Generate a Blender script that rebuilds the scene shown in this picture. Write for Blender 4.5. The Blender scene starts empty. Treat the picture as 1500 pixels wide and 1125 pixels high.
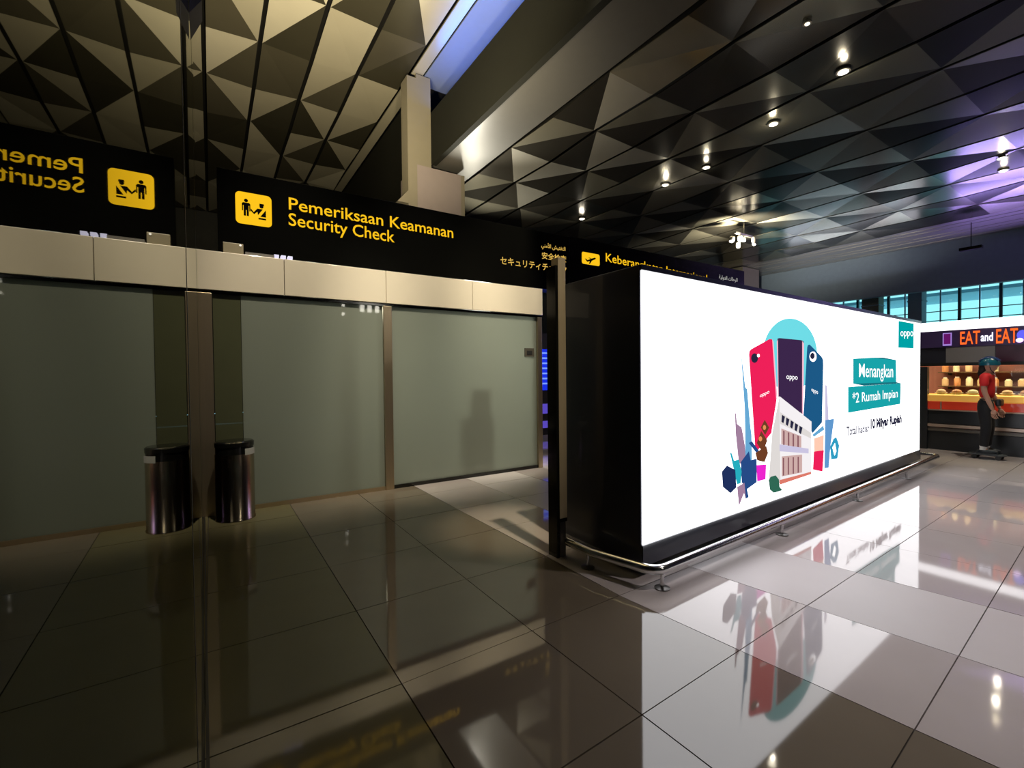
import bpy, bmesh, math, random
from mathutils import Vector, Matrix
random.seed(7)
SC = bpy.context.scene
COL = SC.collection

# ------------------------------------------------------------------ camera
CAM_H, FOC, PITCH, ROLL, YAW = 1.55, 677.6, .0196, .0101, .5763
cd = bpy.data.cameras.new('camera'); cam = bpy.data.objects.new('camera', cd); COL.objects.link(cam)
cd.sensor_width = 36.0; cd.lens = 36.0 * FOC / 1500.0; cd.clip_start = .004; cd.clip_end = 200
cam.matrix_world = (Matrix.Translation((0, 0, CAM_H)) @ Matrix.Rotation(-YAW, 4, 'Z')
                    @ Matrix.Rotation(math.pi / 2 - PITCH, 4, 'X') @ Matrix.Rotation(-ROLL, 4, 'Z'))
SC.camera = cam
# ------------------------------------------------------------------ sky, exposure
w = bpy.data.worlds.new('sky'); SC.world = w; w.use_nodes = True
bg = w.node_tree.nodes['Background']; bg.inputs[0].default_value = (.36, .83, 1.0, 1); bg.inputs[1].default_value = 1.5
SC.view_settings.view_transform = 'Standard'; SC.view_settings.look = 'None'
SC.view_settings.exposure = 0.0; SC.view_settings.gamma = 1.0; SC.view_settings.use_curve_mapping = False
SC.cycles.max_bounces = 8; SC.cycles.sample_clamp_indirect = 6.0
SC.cycles.caustics_reflective = False; SC.cycles.caustics_refractive = False

def spot(name, loc, target, power, color, size=1.2, blend=.6, radius=.06, parent=None):
    l = bpy.data.lights.new(name, 'SPOT'); l.energy = power; l.color = color; l.spot_size = size; l.spot_blend = blend
    l.shadow_soft_size = radius
    o = bpy.data.objects.new(name, l); COL.objects.link(o)
    o.location = loc; o.rotation_euler = (Vector(target) - Vector(loc)).to_track_quat('-Z', 'Y').to_euler()
    return o
def area(name, loc, target, sx, sy, power, color, long=(0, 1, 0)):
    l = bpy.data.lights.new(name, 'AREA'); l.shape = 'RECTANGLE'; l.size = sx; l.size_y = sy; l.energy = power; l.color = color
    o = bpy.data.objects.new(name, l); COL.objects.link(o)
    z = (Vector(loc) - Vector(target)).normalized(); x = Vector(long).normalized(); y = z.cross(x).normalized(); x = y.cross(z)
    o.matrix_world = Matrix.Translation(loc) @ Matrix((x, y, z)).transposed().to_4x4()
    return o
WARM = (1.0, .83, .55); WARMW = (1.0, .9, .72)
# unseen warm spots added above the sign box to wash the folded metal ceiling
for x, p in ((.3, 800), (1.2, 900), (2.1, 900), (2.9, 760)):
    spot('added_uplight', (x, 6.66, 4.3), (x + .1, 8.0, 8.5), p, WARM, 2.6, .9, .1)
# downlights of the left hall, lighting the header panels and floor
for x, y, p in ((.9, 3.0, 1300), (2.6, 3.0, 1600), (4.3, 3.4, 1750)):
    spot('downlight', (x, y, 8.2), (x + .1, y + 3.1, 2.4), p * 1.35, (1.0, .89, .68), .54, .95, .12)
spot('downlight', (2.3, .6, 8.2), (2.45, 3.05, 2.2), 1500, WARM, .2, .9, .1)  # unseen spot added to brighten the gate post
# room light behind the frosted partition
spot('downlight', (4.9, 8.9, 2.6), (3.8, 6.3, 1.3), 430, (1.0, .97, .86), 1.5, .9, .3)
spot('downlight', (1.6, 9.2, 2.9), (1.2, 6.3, 1.7), 60, (.95, 1.0, .84), 1.4, .9, .12)
# blue cove on top of the fascia
area('blue_cove', (4.62, 5.2, 7.75), (4.75, 5.2, 9), 9.6, .1, 115, (.03, .2, 1.0))
# white uplights at the column heads
spot('column_uplight', (5.0, 9.6, 5.3), (5.0, 8.4, 6.55), 420, (1.0, .95, .85), 1.9, .9, .08)
spot('column_uplight', (6.4, 12.0, 4.7), (6.9, 10.8, 6.55), 420, (1.0, .94, .8), 1.9, .9, .08)
# violet and cool coves at the far right
area('violet_cove', (22.9, 2.0, 4.95), (19.5, 2.4, 6.6), 7.0, .25, 170, (.45, .30, 1.0))
area('cool_cove', (23.2, 9.0, 4.95), (22.0, 9.0, 6.6), 5.0, .25, 25, (.85, .85, 1.0))
# unseen spots added over the concourse to brighten the passer-by and floor
spot('downlight', (10.7, 1.2, 6.4), (11.2, 2.2, 1.0), 520, WARMW, .9, .8, .1)
spot('downlight', (5.6, -.8, 6.4), (5.0, .8, 0), 560, (1.0, .9, .86), 1.3, .9, .1)
# cluster of spotlights at the ceiling
spot('cluster_light', (14.6, 8.7, 5.75), (15.0, 9.0, 6.6), 1800, WARMW, 2.6, .5, .08)

# ------------------------------------------------------------------ helpers
def P_(n): return n
MATS = {}
def mat(name, base=(.8, .8, .8), rough=.5, metal=0., noise=0., nscale=6., bump=0., coat=0., coat_rough=.03, emit=None, es=0., spec=.5, ior=1.5, stretch=None):
    if name in MATS: return MATS[name]
    m = bpy.data.materials.new(name); m.use_nodes = True; nt = m.node_tree; b = nt.nodes['Principled BSDF']
    b.inputs['Base Color'].default_value = (*base, 1); b.inputs['Roughness'].default_value = rough; b.inputs['Metallic'].default_value = metal
    b.inputs['Coat Weight'].default_value = coat; b.inputs['Coat Roughness'].default_value = coat_rough
    b.inputs['IOR'].default_value = ior; b.inputs['Specular IOR Level'].default_value = spec
    if emit: b.inputs['Emission Color'].default_value = (*emit, 1); b.inputs['Emission Strength'].default_value = es
    if noise or bump:
        tc = nt.nodes.new('ShaderNodeTexCoord'); n = nt.nodes.new('ShaderNodeTexNoise'); n.inputs['Scale'].default_value = nscale; n.inputs['Detail'].default_value = 4
        mp = nt.nodes.new('ShaderNodeMapping'); nt.links.new(tc.outputs['Object'], mp.inputs[0]); nt.links.new(mp.outputs[0], n.inputs['Vector'])
        if stretch: mp.inputs['Scale'].default_value = stretch
        if noise:
            mx = nt.nodes.new('ShaderNodeMix'); mx.data_type = 'RGBA'
            mx.inputs[6].default_value = tuple(c * (1 - noise) for c in base) + (1,); mx.inputs[7].default_value = tuple(min(1, c * (1 + noise)) for c in base) + (1,)
            nt.links.new(n.outputs['Fac'], mx.inputs[0]); nt.links.new(mx.outputs[2], b.inputs['Base Color'])
        if bump:
            bp = nt.nodes.new('ShaderNodeBump'); bp.inputs['Strength'].default_value = bump; bp.inputs['Distance'].default_value = .01
            nt.links.new(n.outputs['Fac'], bp.inputs['Height']); nt.links.new(bp.outputs[0], b.inputs['Normal'])
    MATS[name] = m; return m
def emat(name, color, s):
    if name in MATS: return MATS[name]
    m = bpy.data.materials.new(name); m.use_nodes = True; nt = m.node_tree; nt.nodes.remove(nt.nodes['Principled BSDF'])
    e = nt.nodes.new('ShaderNodeEmission'); e.inputs[0].default_value = (*color, 1); e.inputs[1].default_value = s
    nt.links.new(e.outputs[0], nt.nodes['Material Output'].inputs[0]); MATS[name] = m; return m
def glass_mat(name, tint, ior=1.5):
    """thin pane: Fresnel mirror over tinted see-through"""
    m = bpy.data.materials.new(name); m.use_nodes = True; nt = m.node_tree; nt.nodes.remove(nt.nodes['Principled BSDF'])
    t = nt.nodes.new('ShaderNodeBsdfTransparent'); t.inputs[0].default_value = (*tint, 1)
    g = nt.nodes.new('ShaderNodeBsdfGlossy'); g.inputs['Roughness'].default_value = .012; g.inputs[0].default_value = (.97, .98, .94, 1)
    f = nt.nodes.new('ShaderNodeFresnel'); f.inputs[0].default_value = ior
    mx = nt.nodes.new('ShaderNodeMixShader')
    ge = nt.nodes.new('ShaderNodeNewGeometry'); mu = nt.nodes.new('ShaderNodeMath'); mu.operation = 'SUBTRACT'; mu.use_clamp = True
    nt.links.new(f.outputs[0], mu.inputs[0]); nt.links.new(ge.outputs['Backfacing'], mu.inputs[1])   # the inner face only lets light out
    nt.links.new(mu.outputs[0], mx.inputs[0]); nt.links.new(t.outputs[0], mx.inputs[1]); nt.links.new(g.outputs[0], mx.inputs[2])
    nt.links.new(mx.outputs[0], nt.nodes['Material Output'].inputs[0]); MATS[name] = m; return m

class MB:
    """collects boxes, prisms and tubes into one mesh"""
    def __init__(s): s.v = []; s.f = []; s.m = []
    def add(s, vs, fs, mi=0):
        o = len(s.v); s.v += [tuple(v) for v in vs]; s.f += [tuple(i + o for i in f) for f in fs]; s.m += [mi] * len(fs); return s
    def box(s, x0, x1, y0, y1, z0, z1, mi=0):
        return s.add([(x0, y0, z0), (x1, y0, z0), (x1, y1, z0), (x0, y1, z0), (x0, y0, z1), (x1, y0, z1), (x1, y1, z1), (x0, y1, z1)],
                     [(0, 3, 2, 1), (4, 5, 6, 7), (0, 1, 5, 4), (1, 2, 6, 5), (2, 3, 7, 6), (3, 0, 4, 7)], mi)
    def prism(s, poly, z0, z1, mi=0):
        n = len(poly)
        return s.add([(x, y, z0) for x, y in poly] + [(x, y, z1) for x, y in poly],
                     [tuple(range(n))[::-1], tuple(range(n, 2 * n))] + [(i, (i + 1) % n, n + (i + 1) % n, n + i) for i in range(n)], mi)
    def plate(s, corners, t, mi=0):
        """closed slab: top polygon 3D corners extruded along its normal by t"""
        c = [Vector(p) for p in corners]; nrm = (c[1] - c[0]).cross(c[2] - c[0]).normalized() * t; n = len(c)
        return s.add(c + [p + nrm for p in c], [tuple(range(n))[::-1], tuple(range(n, 2 * n))] + [(i, (i + 1) % n, n + (i + 1) % n, n + i) for i in range(n)], mi)
    def lathe(s, prof, c=(0, 0, 0), n=24, mi=0):
        vs = []; fs = []
        for r, z in prof:
            for i in range(n): a = 2 * math.pi * i / n; vs.append((c[0] + r * math.cos(a), c[1] + r * math.sin(a), c[2] + z))
        for k in range(len(prof) - 1):
            for i in range(n): j = (i + 1) % n; fs.append((k * n + i, k * n + j, (k + 1) * n + j, (k + 1) * n + i))
        fs.append(tuple(range(n))[::-1]); fs.append(tuple(range((len(prof) - 1) * n, len(prof) * n)))
        return s.add(vs, fs, mi)
    def tube(s, pts, r, n=10, mi=0):
        pts = [Vector(p) for p in pts]; vs = []; fs = []
        for k, p in enumerate(pts):
            a = pts[max(0, k - 1)]; b = pts[min(len(pts) - 1, k + 1)]; t = (b - a).normalized()
            u = t.cross(Vector((0, 0, 1)));
            if u.length < 1e-3: u = t.cross(Vector((1, 0, 0)))
            u.normalize(); v = t.cross(u)
            for i in range(n): q = 2 * math.pi * i / n; vs.append(p + (u * math.cos(q) + v * math.sin(q)) * r)
        for k in range(len(pts) - 1):
            for i in range(n): j = (i + 1) % n; fs.append((k * n + i, k * n + j, (k + 1) * n + j, (k + 1) * n + i))
        fs.append(tuple(range(n))); fs.append(tuple(range((len(pts) - 1) * n, len(pts) * n))[::-1])
        return s.add(vs, fs, mi)
    def ball(s, c, rx, ry, rz, n=14, mi=0):
        vs = []; fs = []; m = n // 2
        for k in range(1, m):
            a = math.pi * k / m
            for i in range(n): b = 2 * math.pi * i / n; vs.append((c[0] + rx * math.sin(a) * math.cos(b), c[1] + ry * math.sin(a) * math.sin(b), c[2] + rz * math.cos(a)))
        t = len(vs); vs += [(c[0], c[1], c[2] + rz), (c[0], c[1], c[2] - rz)]
        for k in range(m - 2):
            for i in range(n): j = (i + 1) % n; fs.append((k * n + i, (k + 1) * n + i, (k + 1) * n + j, k * n + j))
        for i in range(n): j = (i + 1) % n; fs.append((t, i, j)); fs.append((t + 1, (m - 2) * n + j, (m - 2) * n + i))
        return s.add(vs, fs, mi)
    def build(s, name, mats, parent=None, smooth=False, bevel=0.):
        me = bpy.data.meshes.new(name); me.from_pydata(s.v, [], s.f); me.update()
        bm = bmesh.new(); bm.from_mesh(me); bmesh.ops.recalc_face_normals(bm, faces=bm.faces)
        bm.to_mesh(me); bm.free()
        if not isinstance(mats, (list, tuple)): mats = [mats]
        for q in mats: me.materials.append(q)
        for p, mi in zip(me.polygons, s.m): p.material_index = mi; p.use_smooth = smooth
        o = bpy.data.objects.new(name, me); COL.objects.link(o)
        if smooth: me.set_sharp_from_angle(angle=math.radians(40))
        if bevel:
            b = o.modifiers.new('bevel', 'BEVEL'); b.width = bevel; b.segments = 2; b.limit_method = 'ANGLE'
        if parent: attach(o, parent)
        return o
def attach(o, parent):
    o.parent = parent
    if parent.type == 'EMPTY' or True: o.matrix_parent_inverse = PINV.get(parent.name, Matrix()).copy() if parent.name in PINV else Matrix.Identity(4)
PINV = {}
def empty(name, loc=(0, 0, 0)):
    o = bpy.data.objects.new(name, None); COL.objects.link(o); o.location = loc; o.empty_display_size = .1
    PINV[o.name] = Matrix.Translation(loc).inverted(); return o
def tag(o, label, cat, group=None):
    o['label'] = label; o['category'] = cat
    if group: o['group'] = group
    return o
def thing(name, label, cat, loc=(0, 0, 0), group=None): return tag(empty(name, loc), label, cat, group)
def struct(o, label=None):
    o['kind'] = 'structure'
    if label: o['label'] = label
    return o
def text_data(s, bold=0.):
    c = bpy.data.curves.new('lettering', 'FONT'); c.body = s; c.size = 1; c.offset = bold; c.resolution_u = 3
    o = bpy.data.objects.new('lettering', c); COL.objects.link(o)
    dg = bpy.context.evaluated_depsgraph_get(); dg.update()
    me = bpy.data.meshes.new_from_object(o.evaluated_get(dg)); bpy.data.objects.remove(o); bpy.data.curves.remove(c)
    vs = [v.co.copy() for v in me.vertices]; fs = [tuple(p.vertices) for p in me.polygons]; bpy.data.meshes.remove(me)
    return vs, fs
def text_on(name, s, quad, m, parent, bold=0., depth=None):
    """lettering warped into the 3D quad bottom-left, bottom-right, top-right, top-left"""
    vs, fs = text_data(s, bold)
    x0 = min(v.x for v in vs); x1 = max(v.x for v in vs); y0 = min(v.y for v in vs); y1 = max(v.y for v in vs)
    q = [Vector(p) for p in quad]; out = []
    for v in vs:
        a = (v.x - x0) / (x1 - x0); b = (v.y - y0) / (y1 - y0)
        out.append((q[0] * (1 - a) + q[1] * a) * (1 - b) + (q[3] * (1 - a) + q[2] * a) * b)
    # one object for each word: split where a wide gap opens between faces
    iv = sorted((min(vs[i].x for i in f), max(vs[i].x for i in f), k) for k, f in enumerate(fs))
    groups = []; end = -1e9
    for lo, hi, k in iv:
        if lo - end > .17: groups.append([])
        groups[-1].append(k); end = max(end, hi)
    o = None
    for g in groups:
        used = sorted({i for k in g for i in fs[k]}); ix = {i: n for n, i in enumerate(used)}
        mb = MB(); mb.add([out[i] for i in used], [tuple(ix[i] for i in fs[k]) for k in g])
        o = mb.build(name, m, parent)
    return o
# ------------------------------------------------------------------ materials
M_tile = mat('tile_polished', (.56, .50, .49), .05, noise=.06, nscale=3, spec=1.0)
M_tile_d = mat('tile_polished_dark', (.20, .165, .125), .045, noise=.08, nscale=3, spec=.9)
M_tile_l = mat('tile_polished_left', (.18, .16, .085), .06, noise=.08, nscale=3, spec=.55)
M_tile_m = mat('tile_honed', (.62, .58, .58), .42, noise=.05, nscale=3, spec=.4)
M_joint = mat('tile_joint', (.07, .06, .05), .7)
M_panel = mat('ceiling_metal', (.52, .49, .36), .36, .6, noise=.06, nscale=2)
MPL = [M_panel, mat('ceiling_metal_pale', (.62, .59, .45), .38, .55, noise=.06, nscale=2), mat('ceiling_metal_shaded', (.075, .07, .045), .34, .7, noise=.08, nscale=2), mat('ceiling_metal_half_shaded', (.13, .12, .08), .36, .7, noise=.08, nscale=2)]  # last two tones put the shade of the near facets into the metal colour
MPR = [mat('ceiling_satin', (.32, .30, .22), .22, .75, noise=.06, nscale=2), mat('ceiling_satin_pale', (.46, .44, .36), .26, .7, noise=.06, nscale=2), mat('ceiling_satin_shaded', (.07, .065, .05), .2, .8, noise=.08, nscale=2), mat('ceiling_satin_half_shaded', (.11, .10, .075), .22, .8, noise=.08, nscale=2)]  # the darker pair again carries facet shade in its colour
M_void = mat('ceiling_void', (.012, .012, .01), .8)
M_plain = mat('ceiling_smooth', (.55, .54, .50), .3, .7, noise=.05)
M_plain_d = mat('ceiling_smooth_grey', (.12, .118, .105), .38, .5, noise=.05)
M_fascia = mat('fascia_paint', (.009, .0095, .007), .85, noise=.1, spec=.1)
M_wallpaint = mat('column_paint', (.17, .155, .11), .6, noise=.05)
M_wallpale = mat('column_stone', (.21, .18, .17), .55, noise=.05)
M_dark = mat('dark_wall', (.03, .032, .028), .6, noise=.2)
M_slate = mat('bulkhead_paint', (.25, .33, .42), .55, noise=.1)
M_header = mat('header_laminate', (.80, .72, .57), .32, noise=.03, coat=.3)
M_steel = mat('brushed_steel', (.62, .50, .34), .32, .93, noise=.08, nscale=40, stretch=(1, 1, .05))
M_steel_b = mat('polished_rail', (.7, .7, .7), .16, 1., noise=.05, nscale=30)
M_black = mat('black_gloss', (.008, .008, .007), .12, noise=.1)
M_blackm = mat('black_matte', (.012, .012, .012), .5, noise=.1)
M_navy = mat('billboard_shell', (.016, .021, .045), .3, noise=.15, coat=.3)
M_white = mat('white_plastic', (.8, .8, .78), .4, noise=.02)

def frosted():
    m = bpy.data.materials.new('frosted_glass'); m.use_nodes = True; nt = m.node_tree; b = nt.nodes['Principled BSDF']
    b.inputs['Base Color'].default_value = (.30, .325, .275, 1); b.inputs['Roughness'].default_value = .55
    b.inputs['Coat Weight'].default_value = 1; b.inputs['Coat Roughness'].default_value = .025; b.inputs['Coat IOR'].default_value = 1.5
    tr = nt.nodes.new('ShaderNodeBsdfTranslucent'); tr.inputs[0].default_value = (.60, .64, .57, 1)
    mx = nt.nodes.new('ShaderNodeMixShader'); mx.inputs[0].default_value = .5
    n = nt.nodes.new('ShaderNodeTexNoise'); n.inputs['Scale'].default_value = 1.2
    r = nt.nodes.new('ShaderNodeMapRange'); r.inputs[3].default_value = .38; r.inputs[4].default_value = .55
    nt.links.new(n.outputs['Fac'], r.inputs[0]); nt.links.new(r.outputs[0], mx.inputs[0])
    nt.links.new(b.outputs[0], mx.inputs[1]); nt.links.new(tr.outputs[0], mx.inputs[2]); nt.links.new(mx.outputs[0], nt.nodes['Material Output'].inputs[0])
    return m
M_frost = frosted()
M_smoke = glass_mat('smoked_glass', (.10, .11, .09), 1.6)
M_clear = glass_mat('clear_glass', (.82, .9, .86), 1.45)
M_greyg = glass_mat('grey_glass', (.42, .44, .30), 1.5)

# ------------------------------------------------------------------ floor: slab and single tiles
fl = MB(); fl.box(-4, 28, -6, 24, -.2, -.012); floor = struct(fl.build('floor', M_joint))
XS = [(-4.2, 0), (-3.37, 0), (-2.54, 0), (-1.715, 0), (-.885, 0), (-.055, 0), (.775, 0), (1.612, -.016), (2.45, -.10), (3.295, -.125), (4.16, -.13)] + [(4.16 + .86 * k, -.13) for k in range(1, 28)]
YS = [(-1.95 - .85 * 4 + .85 * k, .05) for k in range(4)] + [(-1.95, .05), (-1.1, .06), (-.25, .07), (.596, .066), (1.39, .04), (2.24, .03), (3.11, .02)] + [(3.11 + .85 * k, .01) for k in range(1, 25)]
def xl(i, y): X, m = XS[i]; return X + m * (min(max(y, -.3), 2.24) - 1.4)
def node(i, j):
    Y, s = YS[j]; x = XS[i][0]
    for _ in range(4):
        y = Y + s * max(0, min(x, 13) - .775); x = xl(i, y)
    return x, y
far = MB(); ntile = 0
for i in range(len(XS) - 1):
    for j in range(len(YS) - 1):
        c = [node(i, j), node(i + 1, j), node(i + 1, j + 1), node(i, j + 1)]
        if c[0][1] > 23 or c[0][0] > 27: continue
        g = .003; cx = sum(p[0] for p in c) / 4; cy = sum(p[1] for p in c) / 4
        c = [(p[0] + (g if p[0] < cx else -g), p[1] + (g if p[1] < cy else -g)) for p in c]
        z = [random.uniform(-.0007, .0007) for _ in range(3)]; z.append(z[0] + z[2] - z[1])
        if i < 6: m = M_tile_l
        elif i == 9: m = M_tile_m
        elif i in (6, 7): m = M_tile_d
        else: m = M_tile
        near = (-.9 < cx < 13) and (-.3 < cy < 6.4) and not (cx > 6 and cy < .9)
        if near:
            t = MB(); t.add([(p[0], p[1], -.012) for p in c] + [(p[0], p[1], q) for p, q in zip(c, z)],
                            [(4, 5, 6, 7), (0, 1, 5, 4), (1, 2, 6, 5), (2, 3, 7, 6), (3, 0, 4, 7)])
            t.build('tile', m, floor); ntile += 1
        else:
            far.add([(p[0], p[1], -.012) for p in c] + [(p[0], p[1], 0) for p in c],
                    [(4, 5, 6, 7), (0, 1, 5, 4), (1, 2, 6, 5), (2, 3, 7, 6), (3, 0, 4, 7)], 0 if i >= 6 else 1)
fo = far.build('far_tiles', [M_tile, M_tile_l], floor); fo['kind'] = 'stuff'

# ------------------------------------------------------------------ shell
def sbox(name, m, *b): o = MB().box(*b).build(name, m); struct(o); return o
sbox('wall_rear', M_dark, -4.2, 28, -6.2, -6, 0, 9)
sbox('wall_left', M_dark, -4.2, -4, -6, 24, 0, 9)
sbox('wall_far', M_dark, -4.2, 28, 24, 24.2, 0, 9)
# end wall of the left hall past the column
sbox('wall_end', M_fascia, 4.3, 4.42, 10.62, 24, 3.0, 8.5)
# upper closure above the lower ceiling
sbox('wall_upper', M_fascia, 5.35, 5.5, -6, 24, 6.66, 8.9)
# fascia between high and low ceiling
sbox('trim_1', M_fascia, 4.43, 4.55, -6, 10.19, 6.5, 7.7)
# right outer wall with the clerestory opening
sbox('wall_right', M_slate, 26, 26.2, -6, 24, 0, 3.45)
sbox('trim_2', M_slate, 24, 24.3, -6, 24, 4.74, 6.56)
sbox('ceiling_soffit', M_slate, 24.3, 26.4, -6, 24, 5.05, 5.25)

# ------------------------------------------------------------------ folded metal ceilings
def ceiling_panels(root, xs, z0, y0, dy, rows, par, mats, visible, relief, seed):
    """strips of triangular metal panels between dark grooves; every panel has its own slight tilt"""
    rnd = random.Random(seed); rest = MB(); g = .042
    for i in range(len(xs) - 1):
        for j in range(rows):
            a, b = xs[i] + g, xs[i + 1] - g; c, d = y0 + j * dy, y0 + (j + 1) * dy
            P = {(0, 0): (a, c), (1, 0): (b, c), (1, 1): (b, d), (0, 1): (a, d)}
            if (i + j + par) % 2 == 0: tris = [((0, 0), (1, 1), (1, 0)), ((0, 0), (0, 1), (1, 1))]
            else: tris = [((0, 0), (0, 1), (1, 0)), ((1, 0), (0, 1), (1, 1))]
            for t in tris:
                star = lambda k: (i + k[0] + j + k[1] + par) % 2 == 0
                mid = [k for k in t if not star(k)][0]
                far_half = mid[1] == 0                      # far half takes the lit tone, near half the shaded one
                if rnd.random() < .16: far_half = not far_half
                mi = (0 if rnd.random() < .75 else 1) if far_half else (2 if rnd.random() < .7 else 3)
                cs = []
                for k in t:
                    h = z0 if star(k) else z0 - relief * (.4 + .6 * ((7 * (i + k[0]) + 3 * (j + k[1])) % 5) / 4)
                    cs.append((*P[k], h))
                cx = sum(p[0] for p in cs) / 3; cy = sum(p[1] for p in cs) / 3
                vs = cs + [(p[0], p[1], p[2] + .012) for p in cs]
                fs = [(0, 1, 2), (5, 4, 3), (0, 3, 4, 1), (1, 4, 5, 2), (2, 5, 3, 0)]
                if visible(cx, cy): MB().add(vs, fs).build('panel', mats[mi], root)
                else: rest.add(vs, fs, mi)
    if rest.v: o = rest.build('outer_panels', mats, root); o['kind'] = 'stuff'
ceilL = struct(MB().box(-4, 5.5, -6, 24, 8.9, 9.0).build('ceiling', M_void))
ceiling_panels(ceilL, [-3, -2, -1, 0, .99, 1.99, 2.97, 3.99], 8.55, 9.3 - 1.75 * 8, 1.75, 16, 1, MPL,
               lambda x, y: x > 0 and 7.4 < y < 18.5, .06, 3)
MB().box(4.01, 4.26, -6, 24, 8.53, 8.56).build('edge_strip', M_panel, ceilL)
MB().box(4.30, 5.35, -6, 10.6, 8.53, 8.56).build('cove_panel', mat('cove_grey', (.13, .16, .22), .5, .1, noise=.05), ceilL)
ceilR = struct(MB().box(4.56, 24.3, -6, 24, 7.0, 7.1).build('ceiling', M_void))
RX = [5.6, 6.72, 7.86, 9.04, 10.25, 11.5, 12.78, 14.08, 15.4, 16.75, 18.12, 19.5, 20.95]
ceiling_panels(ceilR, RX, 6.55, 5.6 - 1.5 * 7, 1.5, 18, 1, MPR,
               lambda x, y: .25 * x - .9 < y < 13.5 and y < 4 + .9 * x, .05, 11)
MB().box(4.55, 5.58, -6, 24, 6.55, 6.6).build('cove_panel', M_plain_d, ceilR)
cv = MB()
for k in range(8):
    a = 20.98 + k * .39; 
    cv.box(a, a + .385, -6, 24, 6.55 - .012 * (k % 3), 6.62)
cv.build('smooth_soffit', M_plain, ceilR)

# ------------------------------------------------------------------ columns
col = thing('column', 'pale square column with a wide head rising behind the security sign', 'column', (4.7, 10.6, 0))
MB().box(4.08, 5.2, 10.2, 11.3, 0, 6.43).build('shaft', M_wallpale, col)
MB().box(5.2, 5.3, 10.2, 11.3, 0, 6.43).build('corner_strip', M_wallpaint, col)
MB().box(3.86, 4.08, 10.2, 10.6, 0, 8.4).build('tall_pier', M_wallpaint, col)
MB().add([(3.6, 10.19, 5.5), (3.86, 10.19, 5.5), (3.86, 10.19, 5.8), (3.6, 10.5, 5.5), (3.86, 10.5, 5.5), (3.86, 10.5, 5.8)], [(0, 1, 2), (3, 5, 4), (0, 2, 5, 3), (0, 3, 4, 1), (1, 4, 5, 2)]).build('bracket', M_wallpaint, col)
MB().box(4.08, 4.43, 10.2, 10.6, 6.43, 8.5).build('upper_pier', M_wallpaint, col)
col2 = thing('column', 'pale square column standing past the right end of the black signs', 'column', (21.5, 12.5, 0))
MB().box(20.95, 22.3, 12.3, 13.3, 0, 6.5).build('shaft', M_wallpale, col2)
MB().box(20.9, 20.95, 12.3, 13.3, 0, 6.5).build('corner_strip', M_wallpaint, col2)

# ------------------------------------------------------------------ back partition: posts, frosted panes, header panels
wb = struct(empty('wall_back', (2.2, 6.2, 0)))
WY = 6.2
for a, b in ((-.12, .757), (.763, 1.997), (2.003, 3.317), (3.323, 4.63)):
    MB().box(a, b, WY - .03, WY + .12, 2.535, 2.97).build('header_panel', M_header, wb, bevel=.004)
MB().box(-.12, 4.63, WY + .0, WY + .11, 2.5, 2.53).build('header_rail', M_black, wb)
for a, b in ((.305, 1.962), (2.08, 4.53)):
    MB().box(a, b, WY + .02, WY + .035, .05, 2.5).build('frosted_pane', M_frost, wb)
MB().box(.03, .30, WY + .022, WY + .034, .05, 2.5).build('side_pane', mat('dim_olive_pane', (.075, .08, .042), .3, noise=.1, coat=1., coat_rough=.02), wb)  # dim room behind the clear pane is put into its colour
for a, b in ((-.115, .022), (1.965, 2.077), (4.535, 4.62)):
    MB().box(a, b, WY - .02, WY + .1, 0, 2.5).build('post', M_steel, wb, bevel=.003)
MB().box(.022, 1.965, WY, WY + .06, 0, .05).build('floor_track', M_steel, wb)
MB().box(2.077, 4.535, WY, WY + .06, 0, .05).build('floor_track', M_black, wb)
pl = tag(MB().box(4.29, 4.475, WY + .008, WY + .02, 1.845, 1.985).box(4.33, 4.435, WY + .004, WY + .009, 1.88, 1.945, 1).build('pane_plaque', [mat('plaque_grey', (.1, .09, .07), .4, noise=.1), mat('plaque_dark', (.03, .03, .03), .4, noise=.1)]),
         'small grey square plaque stuck high on the frosted pane', 'plaque')
# small fixtures lying on the header, under the sign
for x, lb in ((.14, 'small beige box fixture on the header nearest the glass wall'),):
    t = thing('control_box', lb, 'box', (x + .1, 6.25, 2.97))
    MB().box(x, x + .2, 6.18, 6.30, 2.97, 3.09).build('housing', mat('box_beige', (.35, .3, .2), .4, noise=.05), t, bevel=.005)
    MB().ball((x + .17, 6.175, 3.07), .012, .008, .012, 8).build('glint_ball', emat('glint', (1, .9, .75), 1.2), t)  # glowing ball stands in for a glint on the box
t = thing('batten_light', 'slim white batten light glinting above the header joint', 'light', (.75, 6.26, 2.97))
for k in range(3): MB().box(.66 + .075 * k, .71 + .075 * k, 6.2, 6.3, 2.985, 3.02).build('tube', emat('batten', (.85, .8, 1.0), 1.0), t)
MB().box(.36, .66, 6.2, 6.3, 2.97, 3.01).build('housing', mat('batten_grey', (.2, .19, .18), .4, noise=.05), t)
# dark board standing behind the frosted pane
t = thing('standing_board', 'dark blurred board standing close behind the frosted pane', 'board', (3.68, 6.72, 0))
MB().box(3.46, 3.9, 6.70, 6.74, .45, 1.2).build('panel', M_blackm, t); MB().box(3.6, 3.86, 6.70, 6.74, 1.2, 1.55).build('head_panel', M_blackm, t)
MB().box(3.64, 3.7, 6.71, 6.73, 0, .45).build('stem', M_blackm, t)

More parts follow.
